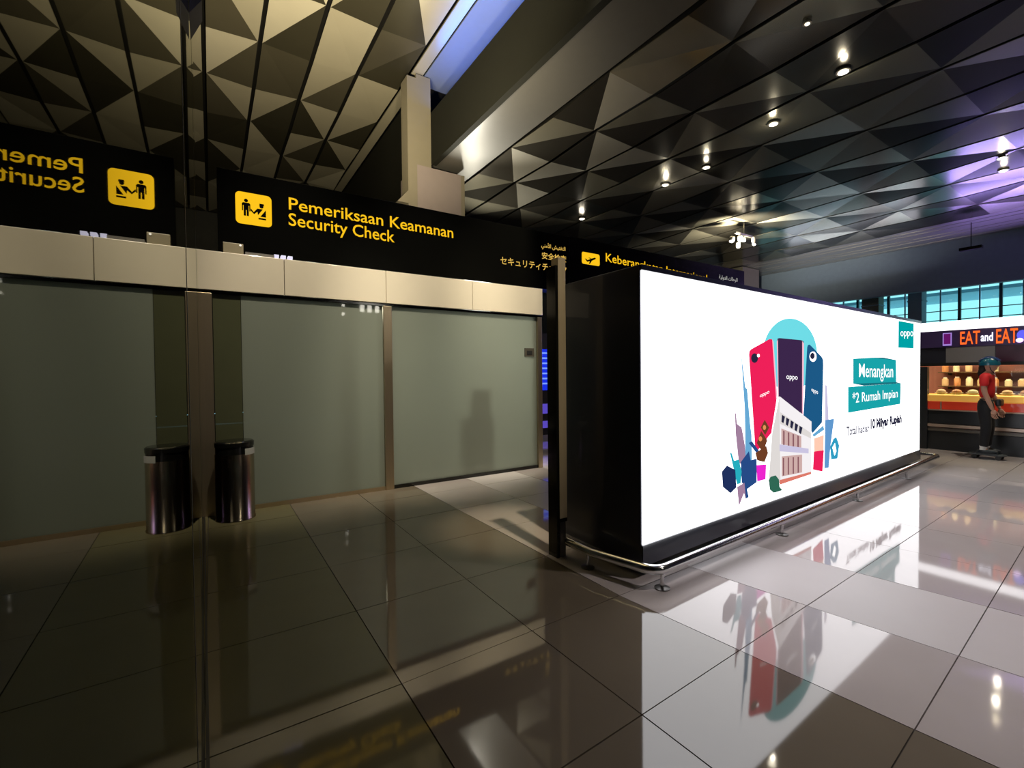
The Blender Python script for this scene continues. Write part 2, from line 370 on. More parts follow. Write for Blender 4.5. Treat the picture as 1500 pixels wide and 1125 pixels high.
# ------------------------------------------------------------------ smoked glass wall beside the camera
gw = struct(empty('wall_glass', (-.1, 5, 0)))
def gx(y): return -.02 - .0129 * y
def gpane(a, b, z0, z1):
    MB().prism([(gx(a), a), (gx(b), b), (gx(b) - .012, b), (gx(a) - .012, a)], z0, z1).build('pane', M_smoke, gw)
CUT = [-2.2, .985, 3.6, 6.17]
for k in range(3): gpane(CUT[k] + .008, CUT[k + 1] - .008, .01, 8.45)
for y in CUT[1:3]:
    MB().prism([(gx(y) + .0005, y - .008), (gx(y) + .0005, y + .008), (gx(y) - .0125, y + .008), (gx(y) - .0125, y - .008)], .01, 8.45).build('seal', M_blackm, gw)
MB().prism([(gx(-2.2) + .014, -2.2), (gx(6.17) + .014, 6.17), (gx(6.17) + .002, 6.17), (gx(-2.2) + .002, -2.2)], 0, .01).build('channel', M_blackm, gw)
MB().add([(gx(2.6) + .001, 2.55, 3.19), (gx(2.6) + .05, 2.6, 3.3), (gx(2.6) + .05, 2.6, 3.95), (gx(2.6) + .001, 2.6, 3.95), (gx(2.6) + .001, 2.75, 3.19), (gx(2.6) + .05, 2.75, 3.3), (gx(2.6) + .05, 2.75, 3.95), (gx(2.6) + .001, 2.75, 3.95)],
         [(0, 1, 2, 3), (7, 6, 5, 4), (0, 4, 5, 1), (1, 5, 6, 2), (2, 6, 7, 3), (3, 7, 4, 0)]).build('clamp', M_blackm, gw)

# ------------------------------------------------------------------ litter bin by the glass corner
t = thing('litter_bin', 'tall steel cylinder litter bin beside the corner post', 'bin', (.2, 5.94, 0))
bc = (.2, 5.94, 0); R = .195
MB().lathe([(R, .0), (R, .012), (R - .006, .02), (R - .006, .72)], bc, 40).build('body', mat('bin_steel', (.42, .34, .24), .2, 1., noise=.1, nscale=30, stretch=(1, 1, .05)), t, True)
MB().lathe([(R - .012, .72), (R - .012, .80)], bc, 40).build('slot', M_black, t, True)
MB().lathe([(R - .006, .80), (R - .004, .845), (R - .02, .86), (.12, .862)], bc, 40).build('lid', M_black, t, True)
sl = []
for a in (-62, -50, -38, -26, -14): sl.append((bc[0] + (R + .001) * math.cos(math.radians(a)), bc[1] + (R + .001) * math.sin(math.radians(a))))
m_ = MB()
for p, q in zip(sl, sl[1:]): m_.add([(*p, .71), (*q, .71), (*q, .78), (*p, .78)], [(0, 1, 2, 3)])
m_.build('label_strip', mat('label_paper', (.55, .56, .5), .5, noise=.05), t)
# ------------------------------------------------------------------ steel gate post
t = thing('gate_post', 'slim steel gate post with a black sheet for its dark side next to the billboard', 'post', (2.46, 3.1, 0))
MB().box(2.445, 2.525, 3.04, 3.13, .33, 2.53).build('shaft', mat('satin_steel', (.62, .52, .36), .42, .45, noise=.08, nscale=40, stretch=(1, 1, .05)), t, bevel=.003)
MB().box(2.445, 2.525, 3.04, 3.13, .3, .33).build('ring', M_black, t)
MB().box(2.455, 2.515, 3.05, 3.12, .0, .3).build('foot', mat('post_foot', (.2, .19, .17), .3, .9, noise=.1), t)
MB().box(2.415, 2.443, 3.04, 3.16, 0, 2.46).build('dark_side_sheet', M_black, t)  # black sheet stands in for the dark reflection on this steel side

# ------------------------------------------------------------------ billboard
BA = Vector((2.70, 2.38, 0)); BB = .0486; BD = Vector((math.cos(BB), math.sin(BB), 0)); BN = Vector((math.sin(BB), -math.cos(BB), 0))
def bp(u, z, out=0.): p = BA + BD * u + BN * out; return (p.x, p.y, z)
BL = 7.03
bb = thing('billboard', 'long bright white video billboard in a black box advertising phones and dream houses', 'billboard', (6.2, 2.9, 0))
c0 = bp(-.012, 0); c1 = bp(BL + .03, 0); back0 = (2.70, 3.28); back1 = (c1[0] + .03, c1[1] + .92)
MB().prism([(c0[0], c0[1]), (c1[0], c1[1]), back1, back0], .085, 2.365).build('shell', M_navy, bb, bevel=.006)
fr = MB()
def slab(mb, u0, u1, z0, z1, o0, o1, mi=0):
    v = [bp(u0, z0, o0), bp(u1, z0, o0), bp(u1, z0, o1), bp(u0, z0, o1), bp(u0, z1, o0), bp(u1, z1, o0), bp(u1, z1, o1), bp(u0, z1, o1)]
    mb.add(v, [(0, 3, 2, 1), (4, 5, 6, 7), (0, 1, 5, 4), (1, 2, 6, 5), (2, 3, 7, 6), (3, 0, 4, 7)], mi)
slab(fr, -.01, BL + .03, .10, .255, 0, .02); slab(fr, -.01, BL + .03, 2.322, 2.362, 0, .02)
fr.build('frame', M_navy, bb)
sc = MB(); slab(sc, 0, BL + .005, .258, 2.32, .002, .012)
scr = sc.build('screen', emat('screen_white', (.97, .97, 1.0), 2.7), bb)
PAL = {'aqua': (.16, .72, .80), 'red': (.86, .015, .10), 'pink': (1, .5, .62), 'ink': (.02, .02, .05), 'white': (1, 1, 1), 'plum': (.045, .02, .07), 'blue': (.012, .10, .24), 'blue2': (.12, .32, .62),
       'skyblue': (.14, .40, .66), 'mauve': (.36, .22, .34), 'deep': (.02, .07, .24), 'teal': (.02, .42, .52), 'navy': (.015, .03, .11), 'magenta': (.85, .02, .62), 'brown': (.16, .05, .02), 'orange': (.8, .3, .1),
       'shade': (.74, .70, .68), 'wall': (.92, .88, .90), 'rose': (.62, .42, .40), 'wine': (.25, .10, .12), 'lilac': (.60, .56, .76), 'brick': (.72, .20, .15), 'green': (.03, .14, .09), 'peach': (1, .6, .45),
       'cyan': (.03, .34, .55), 'logo': (.0, .36, .38), 'tealbox': (.01, .37, .40), 'tealdark': (.01, .16, .2), 'grey': (.16, .16, .2)}
ART=[
('aqua',[(3.072,1.743),(3.062,1.671),(3.03,1.601),(2.977,1.536),(2.907,1.479),(2.821,1.43),(2.724,1.392),(2.619,1.366),(2.51,1.351),(2.4,1.348),(2.293,1.357),(2.192,1.377),(2.1,1.406),(2.018,1.445),(1.948,1.491),(1.893,1.543),(1.852,1.6),(1.828,1.66),(1.82,1.721),(1.828,1.783),(1.852,1.844),(1.892,1.902),(1.947,1.956),(2.017,2.004),(2.098,2.045),(2.19,2.078),(2.291,2.101),(2.398,2.113),(2.507,2.114),(2.616,2.103),(2.721,2.081),(2.818,2.046),(2.904,2.001),(2.975,1.946),(3.028,1.883),(3.061,1.814)]),
('red',[(1.556,1.717),(1.562,1.748),(1.596,1.771),(1.951,1.879),(2.003,1.881),(2.034,1.857),(2.111,1.286),(1.997,0.943),(1.714,0.789),(1.672,0.828)]),
('pink',[(2.011,1.878),(2.037,1.857),(2.119,1.323),(2.096,1.268)]),
('ink',[(1.727,1.688),(1.724,1.674),(1.715,1.661),(1.7,1.651),(1.681,1.644),(1.661,1.642),(1.641,1.644),(1.623,1.65),(1.608,1.66),(1.599,1.673),(1.596,1.686),(1.599,1.7),(1.608,1.713),(1.623,1.723),(1.641,1.73),(1.661,1.733),(1.681,1.731),(1.7,1.725),(1.715,1.715),(1.724,1.702)]),
('white',[(1.759,1.713),(1.758,1.708),(1.754,1.704),(1.749,1.7),(1.742,1.698),(1.734,1.697),(1.727,1.698),(1.72,1.7),(1.714,1.703),(1.711,1.708),(1.71,1.713),(1.711,1.717),(1.714,1.722),(1.72,1.725),(1.727,1.728),(1.734,1.729),(1.742,1.728),(1.749,1.726),(1.754,1.723),(1.758,1.718)]),
('plum',[(2.11,1.867),(2.126,1.893),(2.169,1.898),(2.655,1.895),(2.713,1.887),(2.727,1.86),(2.712,1.084),(2.135,1.3)]),
('pink',[(2.686,1.887),(2.727,1.86),(2.717,1.08),(2.686,1.093)]),
('pink',[(2.106,1.859),(2.13,1.882),(2.147,1.296),(2.135,1.3)]),
('blue',[(2.808,1.819),(2.826,1.847),(2.873,1.853),(3.181,1.728),(3.231,1.691),(3.236,1.623),(3.206,0.966),(2.953,0.861),(2.717,1.068)]),
('white',[(3.048,1.722),(3.044,1.704),(3.031,1.688),(3.011,1.675),(2.986,1.666),(2.958,1.663),(2.93,1.666),(2.905,1.674),(2.886,1.686),(2.873,1.702),(2.869,1.719),(2.873,1.737),(2.885,1.753),(2.905,1.766),(2.93,1.774),(2.957,1.778),(2.985,1.775),(3.01,1.768),(3.031,1.755),(3.044,1.74)]),
('ink',[(3.005,1.729),(3.002,1.718),(2.993,1.708),(2.98,1.699),(2.963,1.694),(2.944,1.692),(2.925,1.693),(2.908,1.698),(2.894,1.706),(2.886,1.716),(2.883,1.727),(2.885,1.739),(2.894,1.749),(2.907,1.757),(2.924,1.763),(2.943,1.765),(2.962,1.764),(2.979,1.759),(2.993,1.751),(3.002,1.741)]),
('skyblue',[(1.398,1.822),(1.417,1.718),(1.489,1.412),(1.522,1.394),(1.576,1.064),(1.603,0.957),(1.61,0.712),(1.489,0.709),(1.476,1.207)]),
('mauve',[(1.302,1.183),(1.321,1.179),(1.34,1.08),(1.423,1.04),(1.482,0.865),(1.495,0.695),(1.371,0.71),(1.315,0.998)]),
('deep',[(1.404,0.719),(1.552,0.806),(1.586,0.715),(1.7,0.72),(1.7,0.49),(1.508,0.448),(1.42,0.53)]),
('deep',[(1.552,0.884),(1.61,0.896),(1.749,0.785),(1.724,0.749)]),
('teal',[(1.215,0.833),(1.246,0.821),(1.289,0.746),(1.371,0.749),(1.42,0.632),(1.403,0.524),(1.339,0.521)]),
('navy',[(1.082,0.673),(1.166,0.718),(1.308,0.66),(1.327,0.496),(1.226,0.458),(1.099,0.534)]),
('mauve',[(1.339,0.499),(1.469,0.519),(1.549,0.372),(1.488,0.365),(1.462,0.421),(1.371,0.313)]),
('deep',[(1.469,0.523),(1.518,0.447),(1.549,0.369),(1.495,0.364)]),
('magenta',[(1.693,0.657),(1.886,0.64),(1.875,0.493),(1.707,0.497)]),
('brown',[(1.856,1.084),(1.945,1.001),(1.864,0.932),(1.777,1.014)]),
('brown',[(1.784,0.981),(1.908,0.877),(1.82,0.756),(1.7,0.87)]),
('orange',[(1.882,1.006),(1.876,0.992),(1.859,0.984),(1.839,0.985),(1.823,0.996),(1.817,1.011),(1.823,1.025),(1.839,1.033),(1.859,1.032),(1.876,1.021)]),
('orange',[(1.806,0.901),(1.799,0.887),(1.781,0.879),(1.759,0.881),(1.741,0.892),(1.735,0.907),(1.741,0.921),(1.759,0.929),(1.781,0.927),(1.799,0.916)]),
('brown',[(1.672,0.776),(1.886,0.825),(1.923,0.749),(1.85,0.667),(1.707,0.701)]),
('shade',[(2.005,0.942),(2.158,1.307),(2.192,0.407),(1.931,0.464)]),
('wall',[(2.158,1.307),(2.919,0.994),(2.918,0.427),(2.184,0.405)]),
('shade',[(2.174,1.143),(2.901,0.869),(2.902,0.808),(2.175,1.022)]),
('ink',[(2.214,1.113),(2.282,1.088),(2.246,1.021),(2.202,1.042)]),
('ink',[(2.311,1.079),(2.381,1.053),(2.344,0.985),(2.299,1.007)]),
('ink',[(2.41,1.044),(2.482,1.018),(2.444,0.949),(2.398,0.972)]),
('ink',[(2.511,1.008),(2.585,0.981),(2.546,0.912),(2.499,0.935)]),
('ink',[(2.616,0.971),(2.691,0.944),(2.651,0.873),(2.603,0.897)]),
('rose',[(2.199,0.973),(2.66,0.853),(2.661,0.726),(2.199,0.81)]),
('wine',[(2.238,0.949),(2.271,0.939),(2.271,0.795),(2.239,0.8)]),
('wine',[(2.344,0.924),(2.377,0.914),(2.378,0.775),(2.345,0.78)]),
('wine',[(2.452,0.898),(2.486,0.887),(2.487,0.755),(2.453,0.76)]),
('wine',[(2.564,0.871),(2.598,0.86),(2.599,0.734),(2.564,0.739)]),
('lilac',[(2.159,0.813),(2.842,0.699),(2.842,0.646),(2.16,0.742)]),
('rose',[(2.207,0.684),(2.679,0.652),(2.68,0.456),(2.208,0.477)]),
('wine',[(2.231,0.667),(2.259,0.663),(2.26,0.481),(2.232,0.481)]),
('wine',[(2.341,0.658),(2.37,0.655),(2.37,0.476),(2.341,0.476)]),
('wine',[(2.453,0.649),(2.483,0.646),(2.484,0.47),(2.454,0.47)]),
('wine',[(2.569,0.64),(2.599,0.637),(2.6,0.465),(2.57,0.465)]),
('brick',[(2.16,0.446),(2.909,0.434),(2.909,0.406),(2.16,0.397)]),
('green',[(1.931,0.475),(1.968,0.506),(2.075,0.506),(2.145,0.454),(2.161,0.376),(2.224,0.331),(2.036,0.334),(1.953,0.38)]),
('red',[(2.974,0.653),(3.249,0.641),(3.21,0.395),(2.951,0.453)]),
('peach',[(2.973,0.801),(3.247,0.819),(3.238,0.642),(2.983,0.652)]),
('skyblue',[(2.934,0.846),(3.226,0.931),(3.257,0.878),(2.973,0.818)]),
('lilac',[(3.273,1.401),(3.324,1.39),(3.379,1.023),(3.37,0.809),(3.278,0.817)]),
('blue2',[(3.276,0.987),(3.538,0.988),(3.434,0.674),(3.384,0.42),(3.26,0.427)]),
('cyan',[(3.424,0.664),(3.518,0.749),(3.605,0.763),(3.694,0.653),(3.64,0.498),(3.451,0.509)]),
('white',[(3.487,0.647),(3.562,0.694),(3.606,0.591),(3.553,0.541)]),
('logo',[(5.899,2.297),(6.65,2.299),(6.647,1.904),(5.896,1.899)]),
('tealbox',[(4.126,1.712),(4.823,1.736),(5.795,1.715),(5.817,1.37),(4.13,1.395)]),
('tealdark',[(4.823,1.736),(5.233,1.743),(5.795,1.715),(5.329,1.72)]),
('tealbox',[(3.96,1.358),(6.025,1.366),(6.004,1.053),(3.964,1.034)]),
('tealdark',[(4.13,1.395),(5.816,1.387),(6.025,1.366),(4.488,1.361)]),
]
ART_TEXT=[
('oppo','white',[(5.974,2.034),(6.607,2.058),(6.605,2.176),(5.972,2.146)]),
('Menangkan','white',[(4.317,1.42),(5.656,1.398),(5.652,1.643),(4.315,1.652)]),
('*2 Rumah Impian','white',[(4.095,1.109),(5.869,1.119),(5.866,1.291),(4.093,1.285)]),
('Total hadiah','grey',[(3.904,0.747),(4.698,0.741),(4.697,0.839),(3.903,0.867)]),
('10 Milyar Rupiah','ink',[(4.742,0.727),(6.064,0.734),(6.061,0.896),(4.739,0.91)]),
('oppo','white',[(1.742,1.296),(1.93,1.333),(1.929,1.369),(1.742,1.332)]),
('oppo','white',[(2.293,1.461),(2.553,1.449),(2.552,1.504),(2.293,1.518)]),
('oppo','white',[(2.894,1.322),(3.066,1.279),(3.065,1.329),(2.894,1.366)]),
]

names = list(PAL); pm = [emat('print_' + n, PAL[n], 1.0 if n != 'white' else 3.0) for n in names]
pic = MB()
for k, (n, poly) in enumerate(ART):
    pic.add([bp(u, z, .0135 + .00012 * k) for u, z in poly], [tuple(range(len(poly)))], names.index(n))
pico = pic.build('picture', pm, scr)
for s, n, q in ART_TEXT:
    text_on('lettering', s, [bp(u, z, .0245) for u, z in q], emat('type_' + n, PAL[n], 1.3 if n == 'white' else 1.0), scr, .06 if n == 'ink' else (.035 if n == 'grey' else .006))

# guard rail
rail = thing('guard_rail', 'low polished steel guard rail running round the foot of the billboard', 'rail', (6.2, 2.5, 0))
RZ = .14; pts = []
ct = bp(BL + .35, RZ, .19); 
pts.append((ct[0] - .02, ct[1] + .3, RZ)); pts.append((ct[0] + .0, ct[1] + .1, RZ)); pts.append((ct[0] - .06, ct[1] + .02, RZ)); pts.append(bp(BL + .2, RZ, .19))
pts.append(bp(0.02, RZ, .19))
for a in range(0, 91, 15):
    q = math.radians(a); o = bp(-.0, RZ, .07); pts.append((o[0] - .12 * math.sin(q) + .02, o[1] - .12 * math.cos(q) - .0, RZ))
pts.append((2.50, 2.7, RZ)); pts.append((2.495, 3.0, RZ))
MB().tube(pts, .036, 12).build('bar', M_steel_b, rail, True)
lg = []
for px in ((2.70, 2.192), (4.54, 2.283), (6.47, 2.377), (8.35, 2.468)): lg.append(px)
lg.append((2.50, 2.76))
for x, y in lg:
    MB().lathe([(.014, 0), (.014, RZ - .03)], (x, y, 0), 12).build('leg', M_steel_b, rail, True)
    MB().lathe([(.055, 0), (.055, .006), (.02, .012)], (x, y, .001), 20).build('foot_plate', mat('foot_steel', (.2, .19, .18), .3, .9, noise=.05), rail, True)

# ------------------------------------------------------------------ hanging signs
M_sign = mat('sign_black', (.003, .003, .0025), .2, noise=.1, spec=.2)
YEL = emat('sign_yellow', (1.0, .56, .012), 1.0)
SY = 6.5
def sq(x0, x1, z0, z1, zr=None, o=.004):
    zr = zr or (z0, z1); return [(x0, SY - o, z0), (x1, SY - o, zr[0]), (x1, SY - o, zr[1]), (x0, SY - o, z1)]
def flat(poly, o): return [(x, SY - o, z) for x, z in poly]
def circ(cx, cz, r, n=16): return [(cx + r * math.cos(2 * math.pi * k / n), cz + r * math.sin(2 * math.pi * k / n)) for k in range(n)]
def rrect(x0, x1, z0, z1, r, n=5):
    out = []
    for cx, cz, a0 in ((x1 - r, z1 - r, 0), (x0 + r, z1 - r, 90), (x0 + r, z0 + r, 180), (x1 - r, z0 + r, 270)):
        for k in range(n + 1): a = math.radians(a0 + 90 * k / n); out.append((cx + r * math.cos(a), cz + r * math.sin(a)))
    return out
s1 = thing('security_sign', 'long black overhead sign with yellow security check lettering and officer symbol', 'sign', (2.7, 6.6, 3.05))
MB().box(.10, 5.50, SY, SY + .3, 3.05, 4.04).build('box', M_sign, s1, bevel=.004)
ic = MB(); ic.add(flat(rrect(.283, .672, 3.415, 3.80, .05), .004), [tuple(range(24))]); icon = ic.build('symbol_plate', YEL, s1)
f = MB(); BLK = M_sign
def fig(poly, o=.007): f.add(flat(poly, o), [tuple(range(len(poly)))])
fig(circ(.395, 3.70, .021)); fig([(.362, 3.675), (.428, 3.675), (.440, 3.66), (.440, 3.575), (.428, 3.575), (.428, 3.64), (.422, 3.64), (.422, 3.515), (.400, 3.515), (.400, 3.585), (.392, 3.585), (.392, 3.515), (.368, 3.515), (.368, 3.64), (.362, 3.64), (.362, 3.575), (.350, 3.575), (.350, 3.66)])
fig(circ(.560, 3.655, .022)); fig([(.535, 3.665), (.59, 3.665), (.585, 3.69), (.54, 3.69)])
fig([(.440, 3.59), (.445, 3.615), (.475, 3.575), (.515, 3.625), (.575, 3.625), (.52, 3.545), (.515, 3.585), (.478, 3.55)])
fig([(.607, 3.62), (.607, 3.53), (.545, 3.53)]); fig([(.525, 3.515), (.608, 3.515), (.608, 3.495), (.525, 3.495)])
f.build('pictogram', BLK, icon)
text_on('lettering', 'Pemeriksaan Keamanan', sq(.868, 3.17, 3.68, 3.835, (3.665, 3.83)), YEL, s1, .008)
text_on('lettering', 'Security Check', sq(.862, 2.24, 3.43, 3.64, (3.41, 3.63)), YEL, s1, .008)
PALE = emat('sign_pale', (1.0, .62, .12), .75)
AR1 = '\uFEF2\uFEE8\uFEE3\uFEF7\u0627 \uFEB6\uFEF4\uFE98\uFED4\uFE98\uFEDF\u0627'
AR2 = '\uFE94\uFEF4\uFEDF\u0648\uFEAA\uFEDF\u0627 \u062A\u0627\uFEE0\uFEA3\uFEAE\uFEDF\u0627'
text_on('lettering', AR1, sq(4.86, 5.40, 3.735, 3.86), PALE, s1, .01)
text_on('lettering', '安全检查', sq(4.87, 5.42, 3.57, 3.69), PALE, s1, .01)
text_on('lettering', 'セキュリティチェック', sq(4.02, 5.42, 3.37, 3.50), PALE, s1, .01)
for x in (2.02, 4.57): MB().box(x - .03, x + .03, SY + .1, SY + .2, 0, 3.05).build('support', M_blackm, s1)
s2 = thing('departure_sign', 'black overhead sign with yellow plane symbol half hidden behind the billboard', 'sign', (8.3, 6.6, 3.05))
MB().box(5.52, 11.12, SY, SY + .3, 3.05, 4.06).build('box', M_sign, s2, bevel=.004)
ic = MB(); ic.add(flat(rrect(5.79, 6.24, 3.60, 3.82, .04), .004), [tuple(range(24))]); icon = ic.build('symbol_plate', YEL, s2)
f = MB(); fig([(5.86, 3.70), (5.885, 3.70), (5.93, 3.68), (6.10, 3.745), (6.14, 3.745), (6.13, 3.72), (6.04, 3.68), (5.99, 3.615), (5.96, 3.615), (5.985, 3.665), (5.92, 3.645)])
fig([(5.95, 3.725), (5.98, 3.73), (6.05, 3.715), (6.03, 3.705)]); f.build('pictogram', BLK, icon)
text_on('lettering', 'Keberangkatan Internasional', sq(6.40, 9.6, 3.66, 3.875, (3.60, 3.80)), YEL, s2, .006)
text_on('lettering', AR2, sq(10.06, 10.82, 3.74, 3.86), emat('sign_white', (.8, .8, .75), .55), s2, .01)

for x in (5.9, 10.9): MB().box(x - .03, x + .03, SY + .1, SY + .2, 0, 3.05).build('support', M_blackm, s2)
# ------------------------------------------------------------------ ceiling lamps
LAMP = emat('lamp_disc', (1, .9, .7), 9.0); M_ring = mat('lamp_ring', (.35, .33, .28), .3, .9, noise=.05)
def downlight(x, y, label, power, z=6.505, r=.075):
    t = thing('downlight', label, 'ceiling light', (x, y, z), 'round downlights in the lower metal ceiling')
    MB().lathe([(r + .03, -.01), (r + .03, .012), (r, .02)], (x, y, z), 20).build('ring', M_ring, t, True)
    MB().lathe([(r, -.014), (r, -.006)], (x, y, z), 20).build('lens', LAMP, t, True)
    MB().lathe([(r * .8, .0), (r * .8, .035)], (x, y, z + .01), 12).build('can', M_ring, t, True)
    if power: spot('downlight_beam', (x, y, z - .05), (x, y, 0), power, WARMW, 1.7, .7, .07)
    if power > 10:
        pl_ = bpy.data.lights.new('lamp_glow', 'POINT'); pl_.energy = 5; pl_.color = WARMW; pl_.shadow_soft_size = .05; po = bpy.data.objects.new('lamp_glow', pl_); COL.objects.link(po); po.location = (x, y, z - .16)  # added point light imitates the lamp's glow on nearby panels
downlight(8.85, 3.48, 'bright downlight uppermost in the lower ceiling above the billboard', 60)
downlight(9.5, 4.95, 'bright downlight second from the top of the slanting row', 60)
downlight(10.1, 6.85, 'bright downlight third along the slanting row', 60)
downlight(10.1, 8.05, 'bright downlight fourth along the slanting row', 60)
downlight(10.0, 11.2, 'bright downlight just above the plane symbol sign', 60)
downlight(15.6, 2.88, 'upper of two close downlights near the violet ceiling', 40)
downlight(16.6, 3.04, 'lower of two close downlights near the violet ceiling', 40)
downlight(7.2, 3.28, 'faint small downlight in the dark upper part of the lower ceiling', 8, r=.03)
t = thing('spotlight_cluster', 'glaring cluster of small spotlights hanging under the ceiling above the signs', 'spotlight', (14.8, 8.8, 5.95))
for k, (dx, dy, dz, r) in enumerate(((0, 0, 0, .10), (.35, .1, .05, .08), (.6, -.1, .0, .07), (.2, .2, -.16, .07), (-.25, .15, -.04, .09), (.45, -.2, -.14, .06))):
    c = (14.75 + dx, 8.75 + dy, 5.95 + dz)
    h = MB().lathe([(r * .6, .14), (r, .1), (r, .02), (r * .9, 0)], c, 14).build('lamp_head', M_ring, t, True)
    MB().ball((c[0], c[1], c[2] - .01), r * .85, r * .85, r * .6, 12).build('bulb', emat('cluster_bulb', (1, .93, .78), 14), h)
MB().box(14.45, 15.45, 8.72, 8.78, 6.1, 6.16).build('bar', M_ring, t); MB().lathe([(.015, 0), (.015, .5)], (14.95, 8.75, 6.16), 8).build('stem', M_ring, t)
for x, y, lb in ((21.6, 4.7, 'thin rod with a small spotlight hanging from the violet ceiling'),):
    t = thing('pendant_spotlight', lb, 'spotlight', (x, y, 5.6)); MB().lathe([(.012, .1), (.012, .95)], (x, y, 5.6), 8).build('rod', M_black, t); MB().box(x - .1, x + .1, y - .28, y + .28, 5.62, 5.72).build('head', M_black, t)

# ------------------------------------------------------------------ information screen behind
t = thing('information_screen', 'glowing blue information screen seen between the partition and the gate post', 'screen', (7.3, 9.5, 0))
MB().box(6.7, 7.9, 9.5, 9.6, 0, 2.6).build('casing', M_blackm, t)
MB().box(6.8, 7.8, 9.485, 9.5, 1.15, 2.2).build('display', emat('screen_blue', (.01, .03, .75), 1.0), t)
MB().box(6.8, 7.8, 9.485, 9.5, .55, .8).build('lower_display', emat('screen_violet', (.12, .08, .6), .8), t); MB().box(6.8, 7.8, 9.485, 9.5, .18, .36).build('lower_display', emat('screen_violet', (.12, .08, .6), .8), t)
for k in range(7): MB().box(6.9, 7.3 + .05 * (k % 3), 9.48, 9.485, 2.08 - .13 * k, 2.12 - .13 * k).build('text_row', emat('screen_row', (.2, .35, 1.0), 1.0), t)

# ------------------------------------------------------------------ clerestory windows
win = struct(empty('window_1', (26.1, 6.6, 3.45)))
Yw = [-.6 + .6 * k for k in range(0, 27)]; Zw = [3.47, 3.68, 4.07, 5.03]
M_mul = mat('mullion_paint', (.05, .08, .11), .5, noise=.1)
for k, y in enumerate(Yw):
    wd = .045 if k % 2 == 1 else .016
    MB().box(26.02, 26.14, y - wd, y + wd, 3.45, 5.05).build('mullion', M_mul, win)
for z in Zw[1:3]: MB().box(26.03, 26.13, -.6, 15.0, z - .014, z + .014).build('transom', M_mul, win)
for y0, y1 in zip(Yw, Yw[1:]):
    for z0, z1 in zip(Zw, Zw[1:]):
        MB().box(26.07, 26.082, y0 + .046, y1 - .046, z0 + .016, z1 - .016).build('pane', M_clear, win)
sbox('wall_outer', M_slate, 26, 26.2, 15, 24, 3.45, 5.05); sbox('wall_outer', M_slate, 26, 26.2, -6, -.6, 3.45, 5.05)
struct(MB().box(27, 30.3, -20, 40, 4.86, 5.0).build('ceiling_canopy', mat('canopy_blue', (.30, .50, .62), .6, noise=.15, nscale=.6)))
for y0, y1, m, lb in ((8.45, 9.1, M_wallpaint, 'beige pier in front of the clerestory windows, left of the grey one'), (6.95, 7.42, M_slate, 'slate grey pier in front of the clerestory windows')):
    tg = thing('pier', lb, 'pier', (25.4, (y0 + y1) / 2, 0)); MB().box(25.1, 25.7, y0, y1, 0, 5.05).build('shaft', m, tg, bevel=.02); MB().box(25.08, 25.72, y0 - .02, y1 + .02, 4.5, 4.54).build('band', M_slate, tg)
# ------------------------------------------------------------------ flood lamps on a mast behind the viewer, seen only as reflections in the panes
t = thing('flood_mast', 'mast of small bright flood lamps reflected in the frosted panes', 'lamp', (4.2, -3.1, 0))
MB().lathe([(.2, 0), (.2, .02), (.03, .03), (.03, 3.6)], (4.2, -3.15, 0), 16).build('pole', M_blackm, t); MB().box(3.5, 4.85, -3.14, -3.08, 3.6, 3.65).build('crossbar', M_blackm, t)
FLD = emat('flood_lens', (1, .95, .82), 26)
for x in (4.2, 4.44, 4.69):
    h = MB().box(x - .1, x + .1, -3.12, -3.02, 3.64, 3.96).build('lamp_housing', M_blackm, t); MB().box(x - .07, x + .07, -3.018, -3.01, 3.67, 3.93).build('lens', FLD, h)
for z in (3.56, 3.84):
    h = MB().box(3.54, 3.66, -3.12, -3.02, z - .06, z + .06).build('lamp_housing', M_blackm, t); MB().box(3.56, 3.64, -3.018, -3.01, z - .045, z + .045).build('lens', FLD, h)
# ------------------------------------------------------------------ food shop
SX = 11.95
shop = thing('food_counter', 'long dark food counter with red front panels, gold ledge and glass display', 'counter', (12.3, 3, 0))
M_cdark = mat('counter_dark', (.02, .024, .03), .3, noise=.15); M_gold = mat('counter_gold', (.85, .50, .10), .3, .3, noise=.1, emit=(.9, .42, .08), es=.35)  # gold ledge glows slightly in place of light falling on it
M_red = mat('counter_red', (.42, .03, .012), .3, noise=.15, coat=.4, emit=(.6, .04, .015), es=.3); M_pale = mat('counter_trim', (.6, .5, .42), .35, .5, noise=.05)  # red panels get a weak glow standing in for light on their fronts
Y0, Y1 = -1.6, 7.2
MB().box(SX, 12.6, Y0, Y1, 0, .36).build('base', M_cdark, shop); MB().box(SX - .02, 12.6, Y0, Y1, .37, .43).build('lower_ledge', mat('ledge_grey', (.16, .15, .13), .3, .3, noise=.1), shop)
MB().box(SX - .03, 12.6, Y0, Y1, .45, .505).build('lower_ledge', M_pale, shop); MB().box(SX, 12.6, Y0, Y1, .52, .765).build('apron', M_cdark, shop)
MB().box(SX - .015, 12.6, Y0, Y1, .77, .79).build('trim', M_pale, shop)
y = Y0 + .02
while y < Y1 - .3:
    MB().box(SX - .01, 12.55, y, y + .545, .795, .945).build('red_panel', M_red, shop); MB().box(SX - .014, SX + .02, y + .55, y + .57, .79, .945).build('divider', M_pale, shop); y += .575
MB().box(SX - .03, 12.6, Y0, Y1, .95, 1.08).build('gold_ledge', M_gold, shop, bevel=.02)
y = Y0
while y < Y1 - .1:
    MB().box(SX + .005, SX + .017, y + .005, y + 1.09, 1.085, 1.63).build('display_pane', M_clear, shop); y += 1.1
for yy in (3.2, 5.4): MB().box(SX - .06, SX + .06, yy, yy + .12, .0, 1.63).build('upright', M_cdark, shop)
